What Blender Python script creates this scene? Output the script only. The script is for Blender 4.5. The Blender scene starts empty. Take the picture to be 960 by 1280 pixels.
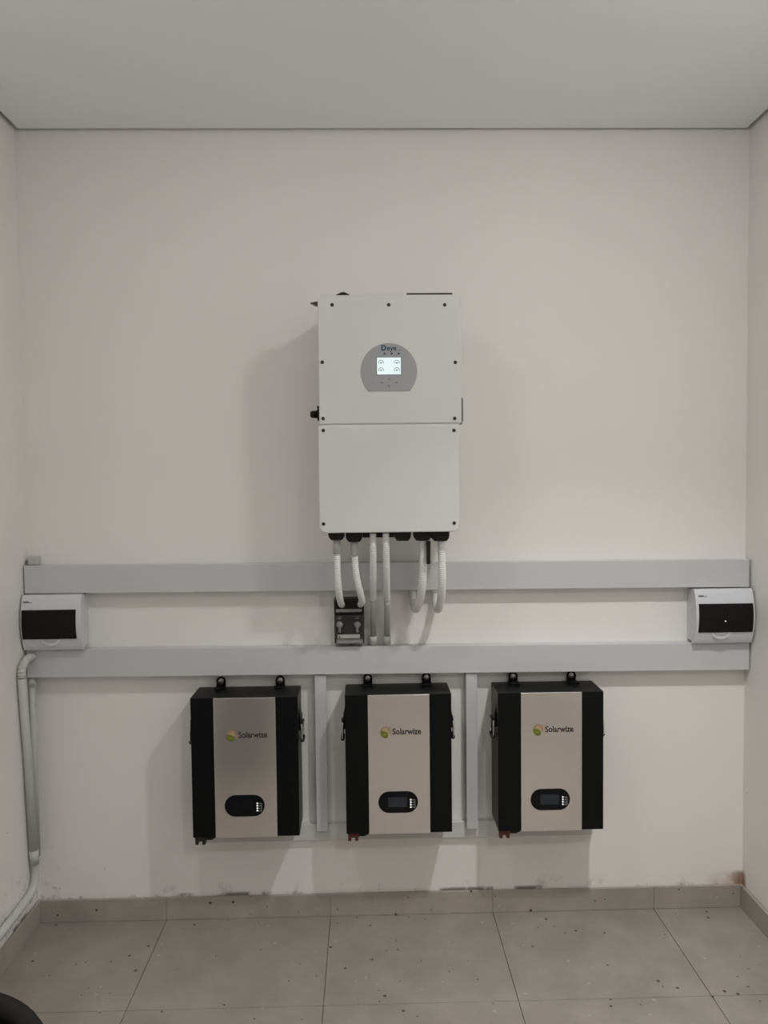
import bpy, bmesh, math, random
from mathutils import Vector, Matrix
random.seed(7)
S = bpy.context.scene
COL = S.collection
PI = math.pi

# ------------------------------------------------------------------ camera, world, exposure
XL, XR, ZC, YF = -1.111, 1.268, 2.594, -4.3      # room: left, right, ceiling, wall behind the camera
cam_d = bpy.data.cameras.new('camera'); cam = bpy.data.objects.new('camera', cam_d); COL.objects.link(cam)
cam_d.sensor_fit = 'VERTICAL'; cam_d.sensor_height = 24.0; cam_d.lens = 24.0 * 1003.5 / 1280
cam_d.clip_start = 0.02
yaw, pit, rol = 0.02231, -0.04497, -0.01066
fw = Vector((math.sin(yaw)*math.cos(pit), math.cos(yaw)*math.cos(pit), math.sin(pit)))
rt = Vector((math.cos(yaw), -math.sin(yaw), 0)); up = rt.cross(fw)
r2 = math.cos(rol)*rt + math.sin(rol)*up; u2 = -math.sin(rol)*rt + math.cos(rol)*up
cam.matrix_world = Matrix(((r2.x, u2.x, -fw.x, 0), (r2.y, u2.y, -fw.y, -2.65), (r2.z, u2.z, -fw.z, 1.477), (0, 0, 0, 1)))
S.camera = cam
S.view_settings.view_transform = 'Standard'; S.view_settings.look = 'None'
S.view_settings.gamma = 1.0; S.view_settings.use_curve_mapping = False
S.view_settings.exposure = 0.0
w = bpy.data.worlds.new('world'); S.world = w; w.use_nodes = True
w.node_tree.nodes['Background'].inputs[0].default_value = (0.5, 0.5, 0.5, 1)
w.node_tree.nodes['Background'].inputs[1].default_value = 0.0
# the ceiling lamps (x, y, watts of the beam, emission of the domed diffuser): two just above the frame, one unseen fill lamp added behind the camera
LAMPS = [(-0.46, -1.15, 1.4, 78.0), (0.77, -1.25, 8.8, 182.0), (0.75, -3.1, 13.0, 52.0)]
LAMP_COL = (1.0, 0.985, 0.97, 1)
SPREAD = [math.radians(a) for a in (100, 100, 160)]
for k, (lx, ly, wt, em) in enumerate(LAMPS):
    ld = bpy.data.lights.new('lamp_beam', 'AREA'); ld.shape = 'DISK'; ld.size = .105; ld.spread = SPREAD[k]
    ld.energy = wt; ld.color = LAMP_COL[:3]
    lo = bpy.data.objects.new('lamp_beam', ld); COL.objects.link(lo); lo.location = (lx, ly, ZC-.047)

# ------------------------------------------------------------------ materials
def srgb(r, g, b):
    f = lambda c: (c/255/12.92) if c/255 <= .04045 else ((c/255+.055)/1.055)**2.4
    return (f(r), f(g), f(b), 1)
def mat(name, col, rough=.5, metal=0., noise=.0, nscale=20., bump=0., bscale=300., emit=None, estr=1., spec=.5, trans=0.):
    m = bpy.data.materials.new(name); m.use_nodes = True
    nt = m.node_tree; b = nt.nodes['Principled BSDF']; L = nt.links.new
    b.inputs['Base Color'].default_value = col; b.inputs['Roughness'].default_value = rough
    b.inputs['Metallic'].default_value = metal; b.inputs['Specular IOR Level'].default_value = spec
    if trans: b.inputs['Transmission Weight'].default_value = trans
    if emit:
        b.inputs['Emission Color'].default_value = emit; b.inputs['Emission Strength'].default_value = estr
    g = nt.nodes.new('ShaderNodeTexCoord')
    if noise:
        n = nt.nodes.new('ShaderNodeTexNoise'); n.inputs['Scale'].default_value = nscale; n.inputs['Detail'].default_value = 4
        L(g.outputs['Object'], n.inputs['Vector'])
        mx = nt.nodes.new('ShaderNodeMix'); mx.data_type = 'RGBA'
        mx.inputs[6].default_value = tuple(c*(1-noise) for c in col[:3])+(1,)
        mx.inputs[7].default_value = tuple(min(1, c*(1+noise)) for c in col[:3])+(1,)
        L(n.outputs['Fac'], mx.inputs[0]); L(mx.outputs[2], b.inputs['Base Color'])
    if bump:
        n2 = nt.nodes.new('ShaderNodeTexNoise'); n2.inputs['Scale'].default_value = bscale; n2.inputs['Detail'].default_value = 3
        L(g.outputs['Object'], n2.inputs['Vector'])
        bp = nt.nodes.new('ShaderNodeBump'); bp.inputs['Strength'].default_value = bump; bp.inputs['Distance'].default_value = .002
        L(n2.outputs['Fac'], bp.inputs['Height']); L(bp.outputs['Normal'], b.inputs['Normal'])
    return m
class NT:                                           # tiny node helper for the layered materials
    def __init__(s, m): s.nt = m.node_tree; s.b = s.nt.nodes['Principled BSDF']
    def n(s, t, **k):
        x = s.nt.nodes.new(t)
        for a, v in k.items(): setattr(x, a, v)
        return x
    def l(s, a, b): s.nt.links.new(a, b)
    def math(s, op, a, b=None):
        x = s.n('ShaderNodeMath', operation=op)
        for i, v in enumerate((a, b)):
            if v is None: continue
            if hasattr(v, 'links'): s.l(v, x.inputs[i])
            else: x.inputs[i].default_value = v
        return x.outputs[0]
    def ramp(s, v, a, b):                           # clamped linear 0..1 between a and b
        x = s.n('ShaderNodeMapRange'); x.inputs[1].default_value = a; x.inputs[2].default_value = b
        s.l(v, x.inputs[0]); return x.outputs[0]
    def mix(s, f, a, b):
        x = s.n('ShaderNodeMix', data_type='RGBA')
        s.l(f, x.inputs[0])
        for i, v in ((6, a), (7, b)):
            if hasattr(v, 'links'): s.l(v, x.inputs[i])
            else: x.inputs[i].default_value = v
        return x.outputs[2]
    def noise(s, vec, scale, detail=4, rough=.5):
        x = s.n('ShaderNodeTexNoise'); x.inputs['Scale'].default_value = scale; x.inputs['Detail'].default_value = detail
        x.inputs['Roughness'].default_value = rough
        s.l(vec, x.inputs['Vector']); return x.outputs['Fac']

def wall_material():
    m = mat('wall_paint', (1, 1, 1, 1), .55, spec=.3); t = NT(m)
    pos = t.n('ShaderNodeNewGeometry').outputs['Position']
    sx = t.n('ShaderNodeSeparateXYZ'); t.l(pos, sx.inputs[0]); X, Y, Z = sx.outputs
    c = t.mix(t.noise(pos, 2.2), (.815, .800, .770, 1), (.850, .835, .803, 1))
    # dirt scuffed along the top of the skirting
    low = t.ramp(Z, .125, .078)
    d = t.math('MULTIPLY', low, t.ramp(t.noise(pos, 11, 6, .7), .55, .66))
    c = t.mix(t.math('MULTIPLY', d, .55), c, (.16, .15, .14, 1))
    line = t.math('MULTIPLY', t.ramp(Z, .088, .080), t.ramp(t.noise(pos, 6, 5, .6), .54, .60))
    c = t.mix(t.math('MULTIPLY', line, .8), c, (.12, .11, .10, 1))
    # scuffs near the left corner pipe
    lc = t.math('MULTIPLY', t.ramp(X, -.99, -1.09), t.ramp(Z, .32, .12))
    lc = t.math('MULTIPLY', lc, t.ramp(t.noise(pos, 30, 5, .7), .56, .66))
    c = t.mix(t.math('MULTIPLY', lc, .6), c, (.17, .16, .15, 1))
    # rusty water stain in the right corner
    rs = t.math('MULTIPLY', t.ramp(X, 1.13, 1.24), t.ramp(Z, .125, .085))
    rs = t.math('MULTIPLY', t.math('MULTIPLY', rs, t.ramp(Y, -.03, -.008)), t.ramp(t.noise(pos, 22, 4, .6), .30, .55))
    c = t.mix(t.math('MULTIPLY', rs, .85), c, (.48, .29, .16, 1))
    rd = t.math('MULTIPLY', t.math('MULTIPLY', t.ramp(X, 1.225, 1.255), t.ramp(Z, .125, .112)), t.ramp(Y, -.03, -.005))
    c = t.mix(t.math('MULTIPLY', rd, .7), c, (.22, .10, .04, 1))
    # small specks / filled nail holes
    v = t.n('ShaderNodeTexVoronoi'); v.inputs['Scale'].default_value = 5.5; t.l(pos, v.inputs['Vector'])
    sp = t.math('MULTIPLY', t.math('LESS_THAN', v.outputs['Distance'], .018), t.math('LESS_THAN', Z, 1.0))
    c = t.mix(t.math('MULTIPLY', sp, .6), c, (.2, .19, .18, 1))
    t.l(c, t.b.inputs['Base Color'])
    bp = t.n('ShaderNodeBump'); bp.inputs['Strength'].default_value = .12; bp.inputs['Distance'].default_value = .002
    t.l(t.noise(pos, 160, 3), bp.inputs['Height']); t.l(bp.outputs['Normal'], t.b.inputs['Normal'])
    return m
def tile_material(name, base):
    m = mat(name, (1, 1, 1, 1), .42, spec=.4); t = NT(m)
    pos = t.n('ShaderNodeNewGeometry').outputs['Position']
    dk = tuple(c*.86 for c in base[:3])+(1,); lt = tuple(c*1.10 for c in base[:3])+(1,)
    c = t.mix(t.ramp(t.noise(pos, 5.5, 5, .6), .35, .65), dk, lt)
    c = t.mix(t.math('MULTIPLY', t.noise(pos, 120, 3), .30), c, tuple(x*.70 for x in base[:3])+(1,))
    for sc, rad, keep, col, amt in ((24, .118, .26, (.035, .028, .024, 1), .9), (38, .11, .14, (.05, .035, .03, 1), .85), (31, .14, .13, (.44, .42, .39, 1), .6)):
        mp = t.n('ShaderNodeVectorMath', operation='ADD'); t.l(pos, mp.inputs[0]); mp.inputs[1].default_value = (sc*.37, sc*.11, sc*.05)
        v = t.n('ShaderNodeTexVoronoi'); v.inputs['Scale'].default_value = sc; t.l(mp.outputs[0], v.inputs['Vector'])
        ch = t.n('ShaderNodeSeparateColor'); t.l(v.outputs['Color'], ch.inputs[0])
        dist = t.math('ADD', v.outputs['Distance'], t.math('MULTIPLY', t.math('SUBTRACT', t.noise(pos, 190, 2), .5), .10))
        f = t.math('MULTIPLY', t.math('LESS_THAN', dist, rad), t.math('LESS_THAN', ch.outputs[0], keep))
        c = t.mix(t.math('MULTIPLY', f, amt), c, col)
    t.l(c, t.b.inputs['Base Color'])
    t.l(t.ramp(t.noise(pos, 8), .1, 3.2), t.b.inputs['Roughness'])
    t.l(t.math('ADD', .36, t.math('MULTIPLY', t.noise(pos, 8), .16)), t.b.inputs['Roughness'])
    bp = t.n('ShaderNodeBump'); bp.inputs['Strength'].default_value = .15; bp.inputs['Distance'].default_value = .001
    t.l(t.noise(pos, 210, 3), bp.inputs['Height']); t.l(bp.outputs['Normal'], t.b.inputs['Normal'])
    return m
M = {}
M['wall'] = wall_material()
M['ceil'] = mat('ceiling_paint', (.93, .935, .945, 1), .6, noise=.015, nscale=3, bump=.05, bscale=140, spec=.3)
M['void'] = mat('ceiling_gap_dark', (.10, .095, .09, 1), .8)
M['tile'] = tile_material('stone_tile', (.305, .278, .248, 1))
M['skirt'] = tile_material('skirting_tile', (.395, .360, .325, 1))
M['grout'] = mat('grout', (.16, .143, .125, 1), .9, noise=.2, nscale=60)
M['inv'] = mat('inverter_white', (.645, .64, .625, 1), .42, noise=.01, bump=.03, bscale=500)
M['inv_side'] = mat('inverter_shell', (.66, .66, .65, 1), .45)
M['gray_panel'] = mat('display_grey', (.335, .345, .36, 1), .4, noise=.02, nscale=60)
M['screen'] = mat('lit_screen', (.05, .055, .055, 1), .3, emit=(.86, 1.0, 1.0, 1), estr=.88)
M['ink'] = mat('black_print', (.02, .02, .022, 1), .5)
M['ink_soft'] = mat('grey_print', (.16, .165, .17, 1), .5)
M['blue_ink'] = mat('navy_print', (.015, .045, .085, 1), .5)
M['gauge'] = mat('gauge_print', (.10, .12, .13, 1), .5)
M['black'] = mat('black_plastic', (.006, .006, .0055, 1), .5, spec=.3)
M['blackm'] = mat('black_powdercoat', (.0028, .0036, .0041, 1), .36, spec=.18, bump=.06, bscale=900)
M['silver'] = mat('silver_panel', (.73, .69, .655, 1), .22, metal=.82, noise=.02, nscale=40)
M['screw'] = mat('dark_screw', (.06, .055, .05, 1), .35, metal=.8)
M['steel'] = mat('zinc_steel', (.55, .55, .54, 1), .3, metal=.95)
M['chrome'] = mat('chrome', (.75, .75, .75, 1), .12, metal=1.)
M['pvc'] = mat('trunking_pvc', (.575, .585, .60, 1), .38, noise=.012, nscale=6)
M['pvc_pipe'] = mat('pipe_pvc', (.53, .53, .51, 1), .38)
M['flex'] = mat('flexible_pvc', (.78, .78, .765, 1), .33)
M['flex_gray'] = mat('grey_flexible_pvc', (.56, .56, .55, 1), .38)
M['box'] = mat('enclosure_white', (.64, .655, .69, 1), .34)
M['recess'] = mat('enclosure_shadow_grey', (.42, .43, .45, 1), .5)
M['smoke'] = mat('smoked_door', (.006, .0055, .006, 1), .22, spec=.22)
M['strip'] = mat('device_grey_strip', (.30, .29, .28, 1), .45, noise=.1, nscale=80)
M['lab'] = mat('device_label', (.44, .43, .41, 1), .5)
M['clear'] = mat('grey_knob', (.26, .25, .24, 1), .28, noise=.25, nscale=120)
M['dev'] = mat('device_dark', (.022, .020, .019, 1), .38)
M['red'] = mat('dark_red_plastic', (.085, .012, .012, 1), .45)
M['brown'] = mat('blackish_brown_plastic', (.02, .014, .012, 1), .45)
M['led'] = mat('white_led', (.8, .8, .8, 1), .4, emit=(1, 1, 1, 1), estr=.75)
M['lcd'] = mat('dim_lcd', (.012, .016, .022, 1), .2, emit=(.35, .5, .65, 1), estr=.007)
M['lcd_off'] = mat('unlit_lcd', (.006, .0065, .008, 1), .25, spec=.22)
M['pill'] = mat('display_gloss_black', (.005, .005, .006, 1), .25, spec=.18)
M['orange'] = mat('logo_orange', (.36, .22, .14, 1), .5)
M['yellow'] = mat('logo_yellow', (.40, .32, .17, 1), .5)
M['green'] = mat('logo_green', (.14, .16, .018, 1), .5)
M['green2'] = mat('logo_light_green', (.28, .29, .05, 1), .5)
M['bin'] = mat('bin_black', (.0075, .007, .0065, 1), .5, spec=.2)
M['lamp'] = mat('lamp_housing', (.8, .8, .8, 1), .4)
for i, L_ in enumerate(LAMPS):
    M['diff%d' % i] = mat('lamp_diffuser', (.9, .9, .9, 1), .5, emit=LAMP_COL, estr=L_[3])

# ------------------------------------------------------------------ mesh helpers
class MB:
    def __init__(s): s.v = []; s.f = []; s.mi = []; s.cur = 0; s.sm = []
    def add(s, vs, fs, smooth=False):
        o = len(s.v); s.v += [tuple(v) for v in vs]
        for f in fs: s.f.append([i+o for i in f]); s.mi.append(s.cur); s.sm.append(smooth)
        return s
    def box(s, x0, x1, y0, y1, z0, z1, dz=0.):
        """axis box; dz = rise of the right end relative to the left end"""
        vs = [(x, y, z+(dz if x == x1 else 0)) for x in (x0, x1) for y in (y0, y1) for z in (z0, z1)]
        return s.add(vs, [(0, 1, 3, 2), (4, 6, 7, 5), (0, 4, 5, 1), (2, 3, 7, 6), (0, 2, 6, 4), (1, 5, 7, 3)])
    def prism(s, pts, y0, y1, ch=0., smooth=False):
        """pts = outline in (x, z), counter-clockwise seen from the front (-y); front at y0 (< y1); ch = chamfer at the front"""
        n = len(pts)
        cx = sum(p[0] for p in pts)/n; cz = sum(p[1] for p in pts)/n
        def ins(d):
            out = []
            for i in range(n):
                a, b, c = Vector(pts[i-1]), Vector(pts[i]), Vector(pts[(i+1) % n])
                e1 = (b-a).normalized(); e2 = (c-b).normalized()
                n1 = Vector((-e1.y, e1.x)); n2 = Vector((-e2.y, e2.x)); k = n1+n2
                k = k/(max(.3, k.dot(n1))) if k.length > 1e-6 else n1
                out.append(b+k*d)
            return out
        rings = [(y1, pts), (y0+ch, pts)] if ch else [(y1, pts), (y0, pts)]
        if ch: rings += [(y0+ch*.3, ins(ch*.3)), (y0, ins(ch))]
        vs = [(p[0], y, p[1]) for y, r in rings for p in r]
        fs = []
        for k in range(len(rings)-1):
            for i in range(n):
                j = (i+1) % n
                fs.append((k*n+i, k*n+j, (k+1)*n+j, (k+1)*n+i))
        s.add(vs, fs, smooth)
        o = len(s.v)-len(vs)
        s.f.append([o+i for i in range(n)][::-1]); s.mi.append(s.cur); s.sm.append(False)
        s.f.append([o+(len(rings)-1)*n+i for i in range(n)]); s.mi.append(s.cur); s.sm.append(False)
        return s
    def tube(s, path, rad, n=12, caps=True, smooth=True):
        """swept tube; rad = number or list per point"""
        P = [Vector(p) for p in path]; m = len(P)
        R = rad if isinstance(rad, (list, tuple)) else [rad]*m
        T = [(P[min(i+1, m-1)]-P[max(i-1, 0)]).normalized() for i in range(m)]
        a = Vector((1, 0, 0)) if abs(T[0].x) < .8 else Vector((0, 1, 0))
        N = (a-T[0]*a.dot(T[0])).normalized()
        vs = []; fs = []
        for i in range(m):
            N = (N-T[i]*N.dot(T[i])).normalized(); B = T[i].cross(N)
            for k in range(n):
                t = 2*PI*k/n; vs.append(P[i]+(N*math.cos(t)+B*math.sin(t))*R[i])
        for i in range(m-1):
            for k in range(n):
                j = (k+1) % n; fs.append((i*n+k, i*n+j, (i+1)*n+j, (i+1)*n+k))
        s.add(vs, fs, smooth); o = len(s.v)-len(vs)
        if caps:
            for ring in ([o+k for k in range(n)][::-1], [o+(m-1)*n+k for k in range(n)]):
                s.f.append(ring); s.mi.append(s.cur); s.sm.append(False)
        return s
    def lathe(s, prof, c, axis='z', n=32, smooth=True, a0=0):
        """prof = [(radius, height)], about axis through c"""
        vs = []; fs = []; m = len(prof)
        for r, h in prof:
            for k in range(n):
                t = 2*PI*k/n+a0; a, b = r*math.cos(t), r*math.sin(t)
                d = {'z': (a, b, h), 'y': (a, -h, b), 'x': (h, a, b)}[axis]
                vs.append((c[0]+d[0], c[1]+d[1], c[2]+d[2]))
        for i in range(m-1):
            for k in range(n):
                j = (k+1) % n; fs.append((i*n+k, i*n+j, (i+1)*n+j, (i+1)*n+k))
        s.add(vs, fs, smooth); o = len(s.v)-len(vs)
        for i in (0, m-1):
            if prof[i][0] > 1e-5:
                s.f.append([o+i*n+k for k in range(n)]); s.mi.append(s.cur); s.sm.append(False)
        return s
    def build(s, name, mats, parent=None, off=(0, 0, 0), bevel=0., seg=2):
        me = bpy.data.meshes.new(name)
        ox, oy, oz = off
        me.from_pydata([(a-ox, b-oy, c-oz) for a, b, c in s.v], [], s.f)
        for mm in (mats if isinstance(mats, (list, tuple)) else [mats]): me.materials.append(M[mm])
        me.polygons.foreach_set('material_index', s.mi); me.polygons.foreach_set('use_smooth', s.sm)
        bm = bmesh.new(); bm.from_mesh(me)
        bmesh.ops.recalc_face_normals(bm, faces=bm.faces[:])
        if bevel:
            es = [e for e in bm.edges if len(e.link_faces) == 2 and e.calc_face_angle(0) > .6]
            bmesh.ops.bevel(bm, geom=es, offset=bevel, segments=seg, affect='EDGES', clamp_overlap=True, profile=.5)
        bm.to_mesh(me); bm.free(); me.update()
        o = bpy.data.objects.new(name, me); COL.objects.link(o); o.location = off
        if parent:
            o.parent = parent
            base = parent.location.copy(); pp = parent.parent
            while pp: base += pp.location; pp = pp.parent
            o.location = Vector(off)-base
        return o
def rrect(x0, x1, z0, z1, r, n=5, rt=None):
    """rounded rectangle outline, counter-clockwise seen from -y (x right, z up); rt = radius of the two top corners"""
    rt = r if rt is None else rt
    out = []
    for cx, cz, a, q in ((x1-r, z0+r, -PI/2, r), (x1-rt, z1-rt, 0, rt), (x0+rt, z1-rt, PI/2, rt), (x0+r, z0+r, PI, r)):
        for k in range(n+1):
            t = a+PI/2*k/n; out.append((cx+q*math.cos(t), cz+q*math.sin(t)))
    return out
def tag(o, label=None, cat=None, group=None, kind=None):
    for k, v in (('label', label), ('category', cat), ('group', group), ('kind', kind)):
        if v: o[k] = v
    return o
def thing(name, loc, label, cat, group=None):
    o = bpy.data.objects.new(name, None); COL.objects.link(o); o.location = loc; o.empty_display_size = .05
    return tag(o, label, cat, group)
def copy_tree(o, parent=None):
    c = o.copy(); COL.objects.link(c); c.parent = parent
    for ch in list(o.children): copy_tree(ch, c)
    return c
def text_mesh(name, body, width, x, y, z, m, parent, depth=.0006, fat=.0, height=None):
    """printed lettering, left end x, baseline z, front at y, scaled to a width"""
    cu = bpy.data.curves.new(name, 'FONT'); cu.body = body; cu.offset = fat; cu.extrude = 0.0; cu.resolution_u = 3
    o = bpy.data.objects.new(name, cu); COL.objects.link(o)
    dg = bpy.context.evaluated_depsgraph_get()
    me0 = bpy.data.meshes.new_from_object(o.evaluated_get(dg))
    vs = [v.co.copy() for v in me0.vertices]; fs = [list(p.vertices) for p in me0.polygons]
    bpy.data.objects.remove(o); bpy.data.curves.remove(cu)
    xs = [v.x for v in vs]; ys = [v.y for v in vs]; k = width/(max(xs)-min(xs))
    kz = k if height is None else height/(max(ys)-min(0, min(ys)))
    b = MB(); b.add([(x+(v.x-min(xs))*k, y, z+v.y*kz) for v in vs], fs)
    bpy.data.meshes.remove(me0)
    return b.build(name, m, parent, (x, y, z))
def bezier(pts, n=10):
    """Catmull-Rom through points"""
    P = [Vector(p) for p in pts]; P = [P[0]*2-P[1]]+P+[P[-1]*2-P[-2]]; out = []
    for i in range(1, len(P)-2):
        for k in range(n):
            t = k/n; a, b, c, d = P[i-1:i+3]
            out.append(.5*((2*b)+(c-a)*t+(2*a-5*b+4*c-d)*t*t+(3*b-a-3*c+d)*t**3))
    return out+[P[-2]]
def resample(path, step):
    L = [0]
    for a, b in zip(path, path[1:]): L.append(L[-1]+(b-a).length)
    n = max(2, int(round(L[-1]/step))); out = []; j = 0
    for i in range(n+1):
        d = L[-1]*i/n
        while j < len(L)-2 and L[j+1] < d: j += 1
        t = 0 if L[j+1] == L[j] else (d-L[j])/(L[j+1]-L[j]); out.append(path[j].lerp(path[j+1], min(1, t)))
    return out
def corrugated(b, pts, r, pitch=.0064, depth=.17, n=14):
    p = resample(bezier(pts, 14), pitch/4)
    prof = (1., 1.-depth*.45, 1.-depth, 1.-depth*.45)
    b.tube(p, [r*prof[i % 4] for i in range(len(p))], n)

# ------------------------------------------------------------------ the room
H = ZC+.05
def shell(name, *a):
    b = MB(); b.box(*a); o = b.build(name, 'wall'); tag(o, kind='structure'); return o
shell('wall_back', XL-.12, XR+.12, 0, .12, -.03, H)
shell('wall_left', XL-.12, XL, YF, 0, -.03, H)
shell('wall_right', XR, XR+.12, YF, 0, -.03, H)
shell('wall_front', XL-.12, XR+.12, YF-.12, YF, -.03, H)
b = MB(); G = .017                                   # suspended ceiling board with a shadow gap all round
b.box(XL+G, XR-G, YF+G, -G, ZC, ZC+.02); b.cur = 1; b.box(XL-.12, XR+.12, YF-.12, .12, ZC+.05, ZC+.08)
b.box(XL+.1, XR-.1, YF+.1, -.1, ZC+.02, ZC+.05)
tag(b.build('ceiling', ['ceil', 'void']), kind='structure')
b = MB(); b.box(XL-.12, XR+.12, YF-.12, .12, -.03, -.0035)
floor = tag(b.build('floor', 'grout'), kind='structure')
TW, GX, GY, J = .5476, -.683, -.467, .0010
xs = [XL]+[GX+k*TW for k in range(4)]+[XR]
ys = [0.]+[GY-k*TW for k in range(7)]+[YF]
T = .012; HB = .0758
for i in range(len(xs)-1):
    for j in range(len(ys)-1):
        x0, x1, y1, y0 = xs[i]+J, xs[i+1]-J, ys[j]-J, ys[j+1]+J
        b = MB(); b.box(x0, x1, y0, y1, -.0035, 0.); b.build('tile', 'tile', floor, ((x0+x1)/2, (y0+y1)/2, 0), bevel=.0007, seg=1)
def skirting(name, pieces, back):
    b = MB(); b.box(*back); o = tag(b.build(name, 'grout'), kind='structure')
    for p in pieces:
        q = MB(); q.box(*p); q.build('tile', 'skirt', o, ((p[0]+p[1])/2, (p[2]+p[3])/2, 0), bevel=.0012, seg=2)
skirting('baseboard_back', [(xs[i]+(T if i == 0 else J*.3), xs[i+1]-(T if i == 4 else J*.3), -T, -.003, .0005, HB+random.uniform(-.0008, .0008)) for i in range(5)],
         (XL+.003, XR-.003, -.003, 0, 0, HB-.003))
skirting('baseboard_left', [(XL+.003, XL+T, ys[j+1]+J*.3, ys[j]-J*.3, .0005, HB) for j in range(len(ys)-1)], (XL, XL+.003, YF, -.003, 0, HB-.003))
skirting('baseboard_right', [(XR-T, XR-.003, ys[j+1]+J*.3, ys[j]-J*.3, .0005, HB) for j in range(len(ys)-1)], (XR-.003, XR, YF, -.003, 0, HB-.003))

# ------------------------------------------------------------------ ceiling lamps (they light the room; the last is an added fill)
for i, (lx, ly, wt, em) in enumerate(LAMPS):
    t = thing('ceiling_lamp', (lx, ly, ZC), ('left round white surface lamp lit on the ceiling near the inverter wall', 'right round white surface lamp lit on the ceiling near the inverter wall', 'added round white fill lamp on the ceiling behind the camera')[i], 'lamp', 'round ceiling lamps')
    b = MB(); b.lathe([(.0, 0.), (.066, 0.), (.066, -.022), (.060, -.022)], (lx, ly, ZC)); b.build('housing', 'lamp', t, (lx, ly, ZC))
    b = MB(); b.lathe([(.059, -.022), (.057, -.034), (.045, -.041), (.0, -.044)], (lx, ly, ZC)); b.build('diffuser', 'diff%d' % i, t, (lx, ly, ZC))

# ------------------------------------------------------------------ inverter
IX = .0735
inv = thing('inverter', (IX, 0, 1.31), 'large white wall-mounted inverter with a lit screen in a round grey panel', 'inverter')
b = MB(); b.box(-.105, .245, -.03, 0, 1.38, 1.95); b.build('mounting_bracket', 'steel', inv, (IX, -.015, 1.66))
b = MB(); b.prism(rrect(-.128, .274, 1.322, 1.996, .012), -.256, -.028)
b.build('heat_sink_body', 'inv_side', inv, (IX, -.14, 1.66))
b = MB(); b.prism(rrect(-.1345, .2845, 1.6305, 2.0055, .004, 5, .016), -.280, -.2545, .003)
up_c = b.build('upper_cover', 'inv', inv, (IX, -.27, 1.82))
b = MB(); b.prism(rrect(-.1385, .2765, 1.3095, 1.6265, .020, 5, .004), -.279, -.2545, .003)
lo_c = b.build('lower_cover', 'inv', inv, (IX, -.27, 1.47))
b = MB(); b.box(-.132, .280, -.2755, -.256, 1.624, 1.633); b.build('seam_gasket', 'inv_side', inv, (IX, -.266, 1.63))
def screw(x, z, y, par):
    b = MB(); b.lathe([(.0052, 0), (.0052, .0012), (.0034, .0018), (.0034, .0008)], (x, y, z), 'y', 12)
    b.cur = 1; b.lathe([(.0026, .0005), (.0022, .0022), (0, .0024)], (x, y, z), 'y', 8)
    b.build('screw', ['ink', 'screw'], par, (x, y, z))
for x, z in ((-.092, 1.977), (.073, 1.976), (.237, 1.975), (-.123, 1.811), (.267, 1.808), (-.123, 1.647), (.264, 1.644)): screw(x, z, -.280, up_c)
for x, z in ((-.123, 1.612), (.262, 1.609), (-.126, 1.337), (.261, 1.335)): screw(x, z, -.279, lo_c)
# round display panel with a flat foot
cx, cz, R = .0715, 1.7825, .0828
a0 = -math.asin((cz-1.7255)/R); pts = [(cx+R*math.cos(a0+(PI-2*a0)*k/48), cz+R*math.sin(a0+(PI-2*a0)*k/48)) for k in range(49)]
b = MB(); b.prism(pts, -.2818, -.2798, .0006); dp = b.build('display_panel', 'gray_panel', inv, (cx, -.281, cz))
b = MB(); b.box(.0352, .1088, -.2826, -.2815, 1.7720, 1.8245); b.build('screen_frame', 'ink_soft', dp, (cx, -.282, cz))
b = MB(); b.box(.0368, .1070, -.2832, -.2822, 1.7737, 1.8230); tag(b.build('screen', 'screen', dp, (cx, -.282, 1.798)), 'lit white screen')
for gx, gz in ((.0485, 1.8080), (.0485, 1.7865), (.0950, 1.8080), (.0950, 1.7865)):
    b = MB()
    arc = [(gx+.0078*math.cos(t), -.2834, gz+.0078*math.sin(t)) for t in [PI*(-.12+1.24*k/14) for k in range(15)]]
    for p, q in zip(arc, arc[1:]):
        u = lambda s, f: (gx+(s[0]-gx)*f, s[1], gz+(s[2]-gz)*f)
        b.add([p, q, u(q, .80), u(p, .80)], [(0, 1, 2, 3)])
    b.box(gx-.0022, gx+.0022, -.2835, -.2833, gz-.0022, gz+.0014)
    b.build('gauge', 'gauge', dp, (gx, -.2834, gz))
text_mesh('lettering', 'D', .0145, .0500, -.2822, 1.8440, 'blue_ink', dp, fat=.045, height=.0165)
text_mesh('lettering', 'eye', .0285, .0660, -.2822, 1.8440, 'blue_ink', dp, fat=.02)
b = MB(); b.box(.0985, .1150, -.2822, -.2816, 1.8437, 1.8449); b.build('lettering', 'ink_soft', dp, (.107, -.282, 1.844))
for x in (.0595, .0805, .1010):
    b = MB(); b.lathe([(.0030, 0), (.0028, .0012), (0, .0016)], (x, -.2816, 1.8345), 'y', 10); b.build('light_dot', 'blue_ink', dp, (x, -.2816, 1.8345))
for x, z, wd in ((.0500, 1.7500, .0065), (.0725, 1.7600, .0045), (.0930, 1.7500, .0055), (.0715, 1.7400, .0060)):
    b = MB(); b.prism(rrect(x-wd, x+wd, z-.0048, z+.0048, .003, 3), -.2826, -.2816, .0004)
    b.cur = 1; b.box(x-wd*.45, x+wd*.45, -.2828, -.2825, z-.0022, z+.0016)
    b.build('button', ['gray_panel', 'ink_soft'], dp, (x, -.282, z))
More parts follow.
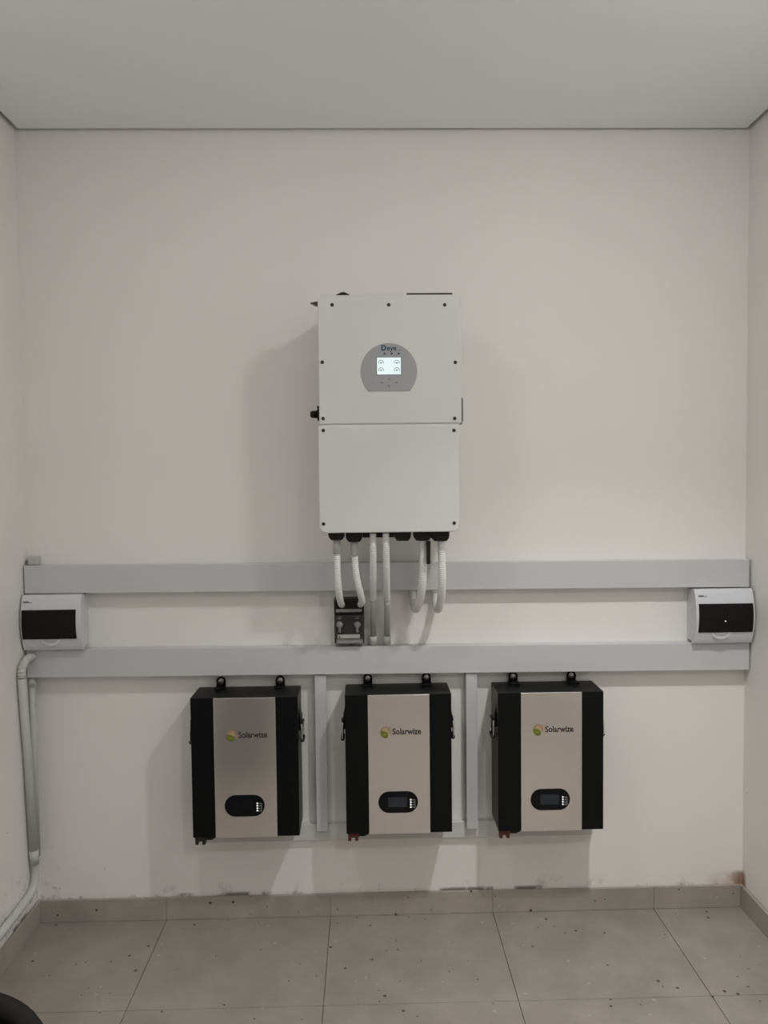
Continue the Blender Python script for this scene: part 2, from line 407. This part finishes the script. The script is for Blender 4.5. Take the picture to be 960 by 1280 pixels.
# isolating switch on the left flank, seal on the right, bracket tips above
b = MB(); b.box(-.1420, -.1275, -.245, -.19, 1.645, 1.687)
b.lathe([(.0, -.164), (.008, -.164), (.0105, -.160), (.0120, -.1420)], (0, -.22, 1.664), 'x', 16); b.build('rotary_switch', 'black', inv, (-.15, -.22, 1.664))
b = MB(); b.prism([(.2735, 1.628), (.2885, 1.628), (.2925, 1.640), (.2925, 1.700), (.2895, 1.708), (.2735, 1.708)], -.2535, -.215); b.build('side_latch', 'ink_soft', inv, (.281, -.235, 1.668))
b = MB(); b.prism([(-.1275, 1.984), (-.1275, 2.004), (-.161, 1.998)], -.212, -.19); b.build('bracket_tip', 'screw', inv, (-.145, -.2, 1.995))
b = MB(); b.prism([(-.083, 1.995), (-.040, 1.995), (-.042, 2.0215), (-.057, 2.029), (-.065, 2.0295), (-.083, 2.0215)], -.212, -.19); b.build('bracket_tip', 'black', inv, (-.06, -.2, 2.01))
b = MB(); b.box(.129, .267, -.215, -.185, 1.995, 2.0245); b.build('top_rail', 'screw', inv, (.198, -.2, 2.01))
# black cable glands under the lower cover
def gland(x0, x1, z0, y=-.22, d=.022):
    b = MB(); b.prism([(x0+.008, z0), (x1-.008, z0), (x1-.002, z0+.008), (x1, z0+.016), (x1, 1.3215), (x0, 1.3215), (x0, z0+.016), (x0+.002, z0+.008)], y-d, y+d)
    b.build('cable_gland', 'black', inv, ((x0+x1)/2, y, 1.30), bevel=.003, seg=2)
gland(-.1145, -.0655, 1.2855); gland(-.0620, -.0120, 1.2795); gland(.0845, .1345, 1.2805)
gland(.1425, .1960, 1.2805); gland(.1962, .2505, 1.2785)
b = MB(); b.box(-.0115, .084, -.232, -.208, 1.2915, 1.3215); b.build('gland_strip', 'black', inv, (.036, -.22, 1.30))
b = MB(); b.prism([(.1800, 1.2795), (.1805, 1.2100), (.1915, 1.2100), (.1925, 1.2795)], -.246, -.236); b.build('antenna', 'black', inv, (.186, -.24, 1.25))

# ------------------------------------------------------------------ horizontal and vertical trunking
def trunk(label, x0, x1, z0, z1, dz):
    t = thing('cable_trunking', ((x0+x1)/2, 0, (z0+z1)/2), label, 'trunking', None)
    c = ((x0+x1)/2, -.02, (z0+z1)/2)
    b = MB(); b.box(x0, x1, -.034, 0, z0+.0015, z1-.0015, dz); b.build('channel', 'pvc', t, c)
    b = MB(); b.box(x0, x1, -.045, -.034, z0, z1, dz); b.build('lid', 'pvc', t, c, bevel=.0018, seg=2)
    return t
trunk('upper long grey-white cable trunking across the wall behind the conduits', XL+.0045, XR-.008, 1.1085, 1.2000, -.0105)
trunk('lower long grey-white cable trunking across the wall above the black batteries', XL+.0045, XR-.005, .8340, .9255, -.0120)
def post(x0, x1, z0, z1, label):
    t = thing('vertical_trunking', ((x0+x1)/2, 0, z0), label, 'trunking')
    c = ((x0+x1)/2, -.02, (z0+z1)/2)
    b = MB(); b.box(x0+.001, x1-.001, -.024, 0, .3195, z1); b.build('channel', 'pvc', t, c)
    b = MB(); b.box(x0, x1, -.037, -.0242, z0, z1-.0012); b.build('lid', 'pvc', t, c, bevel=.0015, seg=2)
post(-.1755, -.1380, .3025, .8275, 'narrow upright grey trunking between the left and middle batteries')
post(.3225, .3600, .3005, .8255, 'narrow upright grey trunking between the middle and right batteries')
b = MB(); b.box(-.545, .750, -.0185, 0, .2635, .3185); o = b.build('support_rail', 'inv', None, (.1, 0, .29), bevel=.0015, seg=1)
tag(o, 'low white horizontal rail on the wall behind the three batteries', 'rail')
t = thing('conduit_stub', (-1.085, -.015, 1.2), 'short white stub standing on the left end of the upper trunking', 'conduit')
b = MB(); b.box(-1.100, -1.066, -.030, -.004, 1.2005, 1.2270); b.build('stub_cap', 'pvc_pipe', t, (-1.083, -.016, 1.213), bevel=.003)
b = MB(); b.box(-1.1085, -1.1005, -.026, -.008, 1.2005, 1.2130); b.build('clip', 'ink_soft', t, (-1.104, -.016, 1.206))

# ------------------------------------------------------------------ distribution boxes
def dist_box(x0, x1, z0, z1, flip, label, dot):
    """x0..x1 cover width; the moulded back shell is a bit smaller on the room side"""
    cxm = (x0+x1)/2
    t = thing('distribution_box', (cxm, 0, z0), label, 'breaker box', 'white breaker boxes at the ends of the trunking')
    s0, s1 = (x0+.006, x1-.004) if flip == 1 else (x0+.004, x1-.006)
    b = MB(); b.box(s0, s1, -.046, 0, z0+.003, z1-.003); b.build('back_box', 'box', t, (cxm, -.02, (z0+z1)/2), bevel=.004)
    n = 14; h = z1-z0                                 # cover: barrel-shaped front, edges at -.062, belly at -.088
    def yf(u): return -.066-.022*math.sin(PI*u)**.8
    vs = []; fs = []
    us = [k/n for k in range(n+1)]
    sec = [(-.047, 0)]+[(yf(u), u) for u in us]+[(-.047, 1)]
    m = len(sec)
    for (xa, ins) in ((s0-.002, 0), (x0, 0), (x1, 0), (s1+.002, 0)):
        for (y, u) in sec: vs.append((xa, y if xa in (x0, x1) else max(y, -.05), z0+u*h))
    for k in range(3):
        for i in range(m-1): fs.append((k*m+i, (k+1)*m+i, (k+1)*m+i+1, k*m+i+1))
    fs.append(tuple(range(m))); fs.append(tuple(range(3*m, 4*m)))
    for k in range(3): fs.append((k*m, (k+1)*m, (k+1)*m+m-1, k*m+m-1))
    b = MB(); b.add(vs, fs); b.build('cover', 'box', t, (cxm, -.065, (z0+z1)/2), bevel=.0022, seg=2)
    # smoked door following the bulge
    dx0, dx1 = (x0+.004, x1-.015) if flip == 1 else (x0+.009, x1-.005)
    ua, ub = .215, .745
    vs = []; fs = []
    for k in range(13):
        u = ua+(ub-ua)*k/12
        for x in (dx0, dx1): vs.append((x, yf(u)-.0030, z0+u*h))
        for x in (dx1, dx0): vs.append((x, yf(u)+.002, z0+u*h))
    for k in range(12):
        for i in range(4): j = (i+1) % 4; fs.append((k*4+i, k*4+j, (k+1)*4+j, (k+1)*4+i))
    fs += [(0, 3, 2, 1), (48, 49, 50, 51)]
    b = MB(); b.add(vs, fs); d = b.build('door', 'smoke', t, (cxm, -.09, (z0+z1)/2), bevel=.001, seg=1); tag(d, 'black smoked door')
    hx = cxm+(-.003 if flip == 1 else -.013)
    pts = [(hx-.033+.066*k/12, z0+.215*h-.001-(.022*math.sin(PI*k/12)**.55 if 0 < k < 12 else 0)) for k in range(13)]
    b = MB(); b.prism(pts, yf(.13)-.0055, -.06, .0015); b.build('door_pull', 'box', t, (hx, -.08, z0+.03))
    b = MB(); b.prism([(hx-.026+.052*k/12, z0+.215*h-.0005-(.011*math.sin(PI*k/12)**.6 if 0 < k < 12 else 0)) for k in range(13)], yf(.19)-.0040, -.07)
    b.build('door_pull_recess', 'recess', t, (hx, -.08, z0+.035))
    b = MB(); bx = dx0+(.003 if flip == 1 else .002); zz = z0+.865*h; yy = yf(.865)-.0004
    for k, (a, c) in enumerate(((0, .0035), (.0045, .008), (.009, .0125), (.0135, .017), (.0185, .021), (.022, .028))):
        hh = .0055 if k < 4 else .002
        b.box(bx+a, bx+c, yy, yy+.003, zz, zz+hh)
    b.build('printed_mark', 'ink_soft', t, (bx, yy, zz))
    if dot:
        b = MB(); ud = .43; b.lathe([(.0022, 0), (.0020, .001), (0, .0014)], (dx0+.085, yf(ud)-.003, z0+ud*h), 'y', 8); b.build('light_dot', 'led', t, (dx0+.085, yf(ud), z0+ud*h))  # small glowing white dot on the dark door
    return t
dist_box(-1.1045, -.9145, .9290, 1.1070, 1, 'white breaker box with black door at the left end of the trunking', False)
dist_box(1.0670, 1.2590, .9180, 1.0960, -1, 'white breaker box with black door and tiny white dot at the right end', True)

# ------------------------------------------------------------------ fuse switch under the inverter
fs_ = thing('fuse_switch', (-.059, 0, .932), 'small black fuse switch box between the two long trunkings', 'switch')
b = MB(); b.box(-.1075, -.0105, -.060, 0, .9335, 1.0790); b.build('housing', 'dev', fs_, (-.059, -.03, 1.0), bevel=.003)
b = MB(); b.box(-.1045, -.0135, -.072, -.060, .952, 1.030); b.build('front_lid', 'dev', fs_, (-.059, -.066, .99), bevel=.002)
b = MB(); b.box(-.1060, -.0120, -.075, -.060, 1.0325, 1.0770); b.build('terminal_shroud', 'black', fs_, (-.059, -.067, 1.055), bevel=.003)
b = MB(); b.box(-.1010, -.0180, -.0765, -.0745, 1.0395, 1.0490); b.build('label_strip', 'strip', fs_, (-.059, -.076, 1.044))
b = MB(); b.box(-.0970, -.0250, -.0735, -.0715, .9535, .9660); b.cur = 1
b.add([(-.0935, -.0737, .956), (-.0865, -.0737, .956), (-.090, -.0737, .963)], [(0, 1, 2)]); b.build('label', ['lab', 'ink'], fs_, (-.061, -.072, .96))
b = MB(); b.box(-.1010, -.0160, -.066, -.060, .9365, .9500); b.build('bottom_strip', 'strip', fs_, (-.058, -.063, .943))
for x in (-.0895, -.0325):
    b = MB(); b.lathe([(.0115, 0), (.0110, .004), (.0075, .007), (0, .0075)], (x, -.072, .9985), 'y', 14)
    b.box(x-.0035, x+.0035, -.0790, -.072, .9770, .9900); b.lathe([(.0040, 0), (.003, .007)], (x, -.072, .9760), 'y', 8)
    b.build('knob', 'clear', fs_, (x, -.074, .995))
    b = MB(); b.box(x-.007, x+.005, -.0728, -.0718, 1.0170, 1.0195); b.box(x-.006, x+.007, -.0728, -.0718, 1.0230, 1.0242); b.build('printed_mark', 'strip', fs_, (x, -.072, 1.02))

# ------------------------------------------------------------------ flexible conduits and pipes below the inverter
def flex(name, label, pts, r, cuff=None, group='corrugated conduits under the inverter', m='flex', parent_pipe=None):
    p0 = Vector(pts[0]); t = thing(name, p0, label, 'conduit', group)
    b = MB(); corrugated(b, pts, r); b.build('sleeve', m, t, p0)
    if cuff:
        a, c = Vector(pts[0])+Vector((0, 0, .001)), Vector(pts[0])-Vector((0, 0, cuff))
        a = Vector(pts[0])-Vector((0, 0, .0008)); b = MB(); b.tube([a, c], r*1.05, 16); b.build('cuff', 'pvc_pipe', t, p0)
    return t
flex('flexible_conduit', 'leftmost white corrugated conduit from the inverter down to the black fuse switch',
     [(-.0900, -.220, 1.2845), (-.0895, -.218, 1.24), (-.0885, -.212, 1.17), (-.0860, -.190, 1.115), (-.0830, -.140, 1.082), (-.0820, -.077, 1.0640)], .0108, .042)
flex('flexible_conduit', 'second white corrugated conduit from the left leaning into the black fuse switch',
     [(-.0370, -.220, 1.2785), (-.0365, -.218, 1.24), (-.0310, -.210, 1.17), (-.0200, -.190, 1.115), (-.0165, -.140, 1.084), (-.0215, -.077, 1.0640)], .0108, .042)
for x, xb, lab, lp in ((.0195, .0190, 'third', 'left'), (.0585, .0640, 'fourth', 'right')):
    flex('flexible_conduit', lab+' corrugated conduit from the left, running straight down over the upper trunking',
         [(x, -.243, 1.305), (x, -.240, 1.26), (x+(xb-x)*.3, -.205, 1.185), (x+(xb-x)*.6, -.155, 1.125), (xb-.001, -.118, 1.085)], .0108, None)
    t = thing('conduit_pipe', (xb, -.03, .925), lp+' smooth grey pipe standing on the lower trunking beside the fuse switch', 'pipe')
    b = MB(); b.tube([(xb-.001, -.1160, 1.082), (xb, -.1060, 1.068), (xb, -.0335, .950)], .0098, 16); b.build('pipe', 'pvc_pipe', t, (xb, -.03, .925))
    b = MB(); b.tube([(xb, -.036, .954), (xb, -.0270, .9190+.0055)], [.0125, .0125], 16); b.build('coupling', 'pvc_pipe', t, (xb, -.03, .925))
flex('flexible_conduit', 'fifth corrugated conduit from the left, looping back up under the upper trunking',
     [(.1715, -.220, 1.2795), (.1720, -.218, 1.22), (.1700, -.205, 1.15), (.1650, -.170, 1.097), (.1580, -.110, 1.055), (.1540, -.060, 1.048), (.1500, -.026, 1.070), (.1500, -.022, 1.1020)], .0128, None)
flex('flexible_conduit', 'rightmost corrugated conduit under the inverter, looping behind the upper trunking',
     [(.2280, -.220, 1.2775), (.2290, -.218, 1.22), (.2305, -.205, 1.15), (.2300, -.170, 1.097), (.2285, -.110, 1.053), (.2270, -.060, 1.047), (.2260, -.026, 1.070), (.2260, -.022, 1.1020)], .0128, None)

# ------------------------------------------------------------------ batteries
BW, BZ0, BZ1 = .3355, .3440, .7890
def battery():
    t = thing('battery', (0, -.02, BZ0), '', 'battery', 'black wall batteries with silver fronts')
    x0, x1 = 0., BW
    c = (BW/2, -.09, .56)
    P0 = t
    t.location = (BW/2, -.02, BZ0)
    b = MB(); b.box(x0, x1, -.154, -.020, BZ0, BZ1); b.build('case', 'blackm', t, c, bevel=.0012, seg=1)
    b = MB(); b.box(x0+.0720, x0+.2660, -.1572, -.1535, BZ0-.001, BZ1-.0005); fp = b.build('front_panel', 'silver', t, (BW/2+.001, -.155, .56), bevel=.0012, seg=2)
    tag(fp, 'silver grey front panel')
    # display window
    b = MB(); b.prism(rrect(.1020, .2275, .4110, .4800, .0342, 8), -.1590, -.1570, .001); dw = b.build('display_window', 'pill', t, (.165, -.158, .445))
    b = MB(); b.box(.1330, .1930, -.1593, -.1589, .4300, .4620); b.build('screen', 'lcd', dw, (.163, -.159, .446))
    for k in range(4):
        z = .4295+k*.0078
        b = MB(); b.lathe([(.0026, 0), (.0022, .0008), (0, .001)], (.2045, -.159, z), 'y', 8); b.build('light_dot', 'led', dw, (.2045, -.159, z))
    b = MB()
    for k in range(4):
        z = .4295+k*.0078; b.box(.2085, .2185, -.1594, -.1589, z-.0022, z+.0010)
        b.box(.2170, .2190, -.1594, -.1589, z-.0022, z+.0050) if k < 3 else None
    b.build('printed_mark', 'ink_soft', dw, (.213, -.159, .44))
    # printed emblem: sun with rays over a leaf
    lx, lz, lr, y = .1270, .6700, .0165, -.1576
    def fan(pts, m, yy, nm='emblem'):
        q = MB(); q.add([(px, yy, pz) for px, pz in pts], [tuple(range(len(pts)))]); q.build(nm, m, fp, (lx, yy, lz))
    arc = lambda r, a, e, n=14, dx=0, dz=0: [(lx+dx+r*math.cos(math.radians(a+(e-a)*k/n)), lz+dz+1.15*r*math.sin(math.radians(a+(e-a)*k/n))) for k in range(n+1)]
    fan(arc(lr, 168, -20)+arc(lr*.66, -20, 168), 'orange', y)
    fan(arc(lr*.62, 165, -15), 'yellow', y)
    leaf = arc(lr, 166, 292, 12)+[(lx+lr*.55, lz-lr*.45), (lx+lr*.15, lz+lr*.02), (lx-lr*.40, lz+lr*.20)]
    fan(leaf, 'green', y-.0002)
    fan([(lx-lr*.62, lz-lr*.50), (lx-lr*.10, lz-lr*.62), (lx+lr*.46, lz-lr*.42), (lx-lr*.08, lz-lr*.40)], 'green2', y-.0004)
    q = MB()
    for rr in (1.22, 1.42):
        for a in range(-30, 66, 16):
            px, pz = lx+lr*rr*math.cos(math.radians(a)), lz+lr*rr*math.sin(math.radians(a)); s = .0011
            q.add([(px-s, y, pz-s), (px+s, y, pz-s), (px+s, y, pz+s), (px-s, y, pz+s)], [(0, 1, 2, 3)])
    q.build('emblem_rays', 'orange', fp, (lx, y, lz))
    text_mesh('lettering', 'Solarwize', .0900, .1490, -.1577, .6625, 'ink', fp, fat=.024, height=.0200)
    # hanging lugs with bolts
    for lx_ in (.0730, .2675):
        w2 = .0148; z0 = BZ1-.075
        out = [(lx_-w2, z0), (lx_+w2, z0)]+[(lx_+w2*math.cos(PI*k/10), .8080+w2*math.sin(PI*k/10)) for k in range(11)]
        b = MB(); b.prism(out, -.0199, -.0150)
        b.prism([(lx_-w2, BZ1-.0004), (lx_+w2, BZ1-.0004), (lx_+w2, BZ1+.0040), (lx_-w2, BZ1+.0040)], -.062, -.0150)
        b.lathe([(.0148, .0), (.0148, .005), (.0102, .005), (.0102, .0005)], (lx_, -.0190, .8080), 'y', 20)
        lug = b.build('hanging_lug', 'blackm', t, (lx_, -.02, .80))
        b = MB(); b.lathe([(.0098, 0), (.0098, .0022), (.0062, .0022)], (lx_, -.0195, .8080), 'y', 16)
        b.lathe([(.0058, .002), (.0058, .007), (.0035, .0075), (0, .0075)], (lx_, -.0195, .8080), 'y', 6); b.build('bolt', 'steel', lug, (lx_, -.02, .808))
    # drop handles on both flanks
    for sx, xf in ((-1, x0), (1, x1)):
        b = MB(); b.box(min(xf, xf+sx*.007), max(xf, xf+sx*.007), -.128, -.062, .672, .712)
        b.tube([(xf+sx*.006, -.118, .690), (xf+sx*.010, -.072, .690)], .005, 10)
        hd = b.build('handle_mount', 'blackm', t, (xf, -.095, .69), bevel=.001, seg=1)
        pth = bezier([(xf+sx*.008, -.122, .692), (xf+sx*.0090, -.124, .670), (xf+sx*.0095, -.120, .642), (xf+sx*.0095, -.095, .632), (xf+sx*.0095, -.070, .642), (xf+sx*.0090, -.066, .670), (xf+sx*.008, -.068, .692)], 6)
        b = MB(); b.tube(pth, .0032, 10); tag(b.build('bail', 'chrome', hd, (xf+sx*.012, -.095, .66)), 'chrome bail')
        b = MB(); b.tube(pth[13:24], .0062, 12); b.build('grip', 'black', hd, (xf+sx*.013, -.095, .635))
        b = MB(); b.prism([(xf+sx*a, z) for a, z in ((0, .712), (.006, .712), (0, .745))][::sx], -.120, -.070); b.build('guard', 'blackm', hd, (xf, -.095, .72))
    # rubber foot corners at the bottom of the flanks and the plug underneath
    b = MB(); b.box(.0050, .0400, -.150, -.110, BZ0-.012, BZ0+.001); b.box(.0050, .0150, -.148, -.122, BZ0-.026, BZ0-.011); b.box(.0270, .0370, -.148, -.122, BZ0-.026, BZ0-.011)
    b.box(.0150, .0270, -.140, -.126, BZ0-.019, BZ0-.011)
    b.build('power_plug', 'red', t, (.022, -.13, BZ0-.012), bevel=.001, seg=1)
    b = MB(); b.prism([(.0395, BZ0-.009), (.0560, BZ0-.010), (.0690, BZ0-.004), (.0710, BZ0+.0005), (.0395, BZ0+.0005)], -.150, -.120); b.build('cable_cover', 'black', t, (.055, -.135, BZ0-.005))
    return t
b0 = battery()
bats = [b0, copy_tree(b0), copy_tree(b0)]
for o, x, dz, lab in zip(bats, (-.5575, -.0740, .4090), (-.001, .001, 0.), (
        'left black and silver battery, left of both upright trunkings, with dark plug',
        'middle black and silver battery between the two upright trunkings',
        'right black and silver battery, right of both upright trunkings')):
    o.location.x += x; o.location.z += dz; o['label'] = lab
for ch in bats[0].children:                            # the left one: display unlit, blackish plug
    n = ch.name.split('.')[0]
    if n == 'power_plug':
        ch.data = ch.data.copy(); ch.data.materials[0] = M['brown']
    if n == 'display_window':
        for g in ch.children:
            if g.name.startswith('screen'): g.data = g.data.copy(); g.data.materials[0] = M['lcd_off']
for o in bats[1:]:
    for ch in o.children:
        if ch.name.startswith('power_plug'): tag(ch, 'dark red power plug')

# ------------------------------------------------------------------ pipes in the left corner
t = thing('corner_pipe', (-1.0945, -.06, .26), 'thicker smooth grey pipe leaning down the left corner below the breaker box', 'pipe')
b = MB(); b.tube([(-1.0945, -.1120, .850), (-1.0945, -.086, .58), (-1.0945, -.064, .262)], .0134, 18); b.build('pipe', 'pvc_pipe', t, (-1.0945, -.08, .55))
b = MB(); b.tube([(-1.0940, -.0652, .274), (-1.0940, -.0605, .226)], .0148, 18); b.build('coupling', 'pvc_pipe', t, (-1.094, -.063, .25))
o = thing('flexible_conduit', (-1.0945, -.11, .86), 'short ribbed grey elbow from the lower trunking into the thicker corner pipe', 'conduit')
b = MB(); corrugated(b, [(-1.0945, -.1115, .852), (-1.0940, -.1090, .876), (-1.0915, -.0900, .897), (-1.0890, -.0700, .9035), (-1.0870, -.0475, .9040)], .0140, .0095, .22); b.build('sleeve', 'flex_gray', o, (-1.09, -.1, .88))
t = thing('corner_pipe', (-1.0935, -.024, .80), 'thinner smooth grey pipe upright in the left corner under the lower trunking', 'pipe')
b = MB(); b.tube([(-1.0985, -.026, .826), (-1.0990, -.026, .235)], .0100, 16); b.build('pipe', 'pvc_pipe', t, (-1.0935, -.026, .5))
b = MB(); b.tube([(-1.0975, -.026, .8315), (-1.0975, -.026, .803)], .0128, 16); b.build('coupling', 'pvc_pipe', t, (-1.0935, -.026, .82))
o = thing('flexible_conduit', (-1.0945, -.06, .2), 'grey corrugated conduit bending along the left wall above the skirting', 'conduit')
b = MB(); corrugated(b, [(-1.0945, -.0610, .2265), (-1.0945, -.0560, .196), (-1.0945, -.0680, .158), (-1.0950, -.105, .1430), (-1.0950, -.20, .1370), (-1.0950, -.32, .1360), (-1.0950, -.60, .135), (-1.0950, -1.0, .134)], .0135, .007, .07)
b.build('sleeve', 'flex_gray', o, (-1.0945, -.06, .2))

# ------------------------------------------------------------------ black round bin in the near left corner
bx, by, bh, br = -.6270, -1.675, .72, .213
t = thing('bin', (bx, by, 0), 'black round bin cut by the bottom left corner of the picture', 'bin')
b = MB(); b.lathe([(0, .0005), (br-.05, .0005), (br-.045, .01), (br-.012, bh-.02), (br-.018, bh-.02), (br-.052, .015), (0, .015)], (bx, by, 0), 'z', 48); b.build('body', 'bin', t, (bx, by, 0))
b = MB(); b.lathe([(br-.012, bh-.035), (br-.002, bh-.030), (br, bh-.012), (br-.006, bh), (br-.022, bh-.002), (br-.030, bh-.012), (br-.028, bh-.030), (br-.019, bh-.034)], (bx, by, 0), 'z', 64); b.build('rim', 'bin', t, (bx, by, bh))
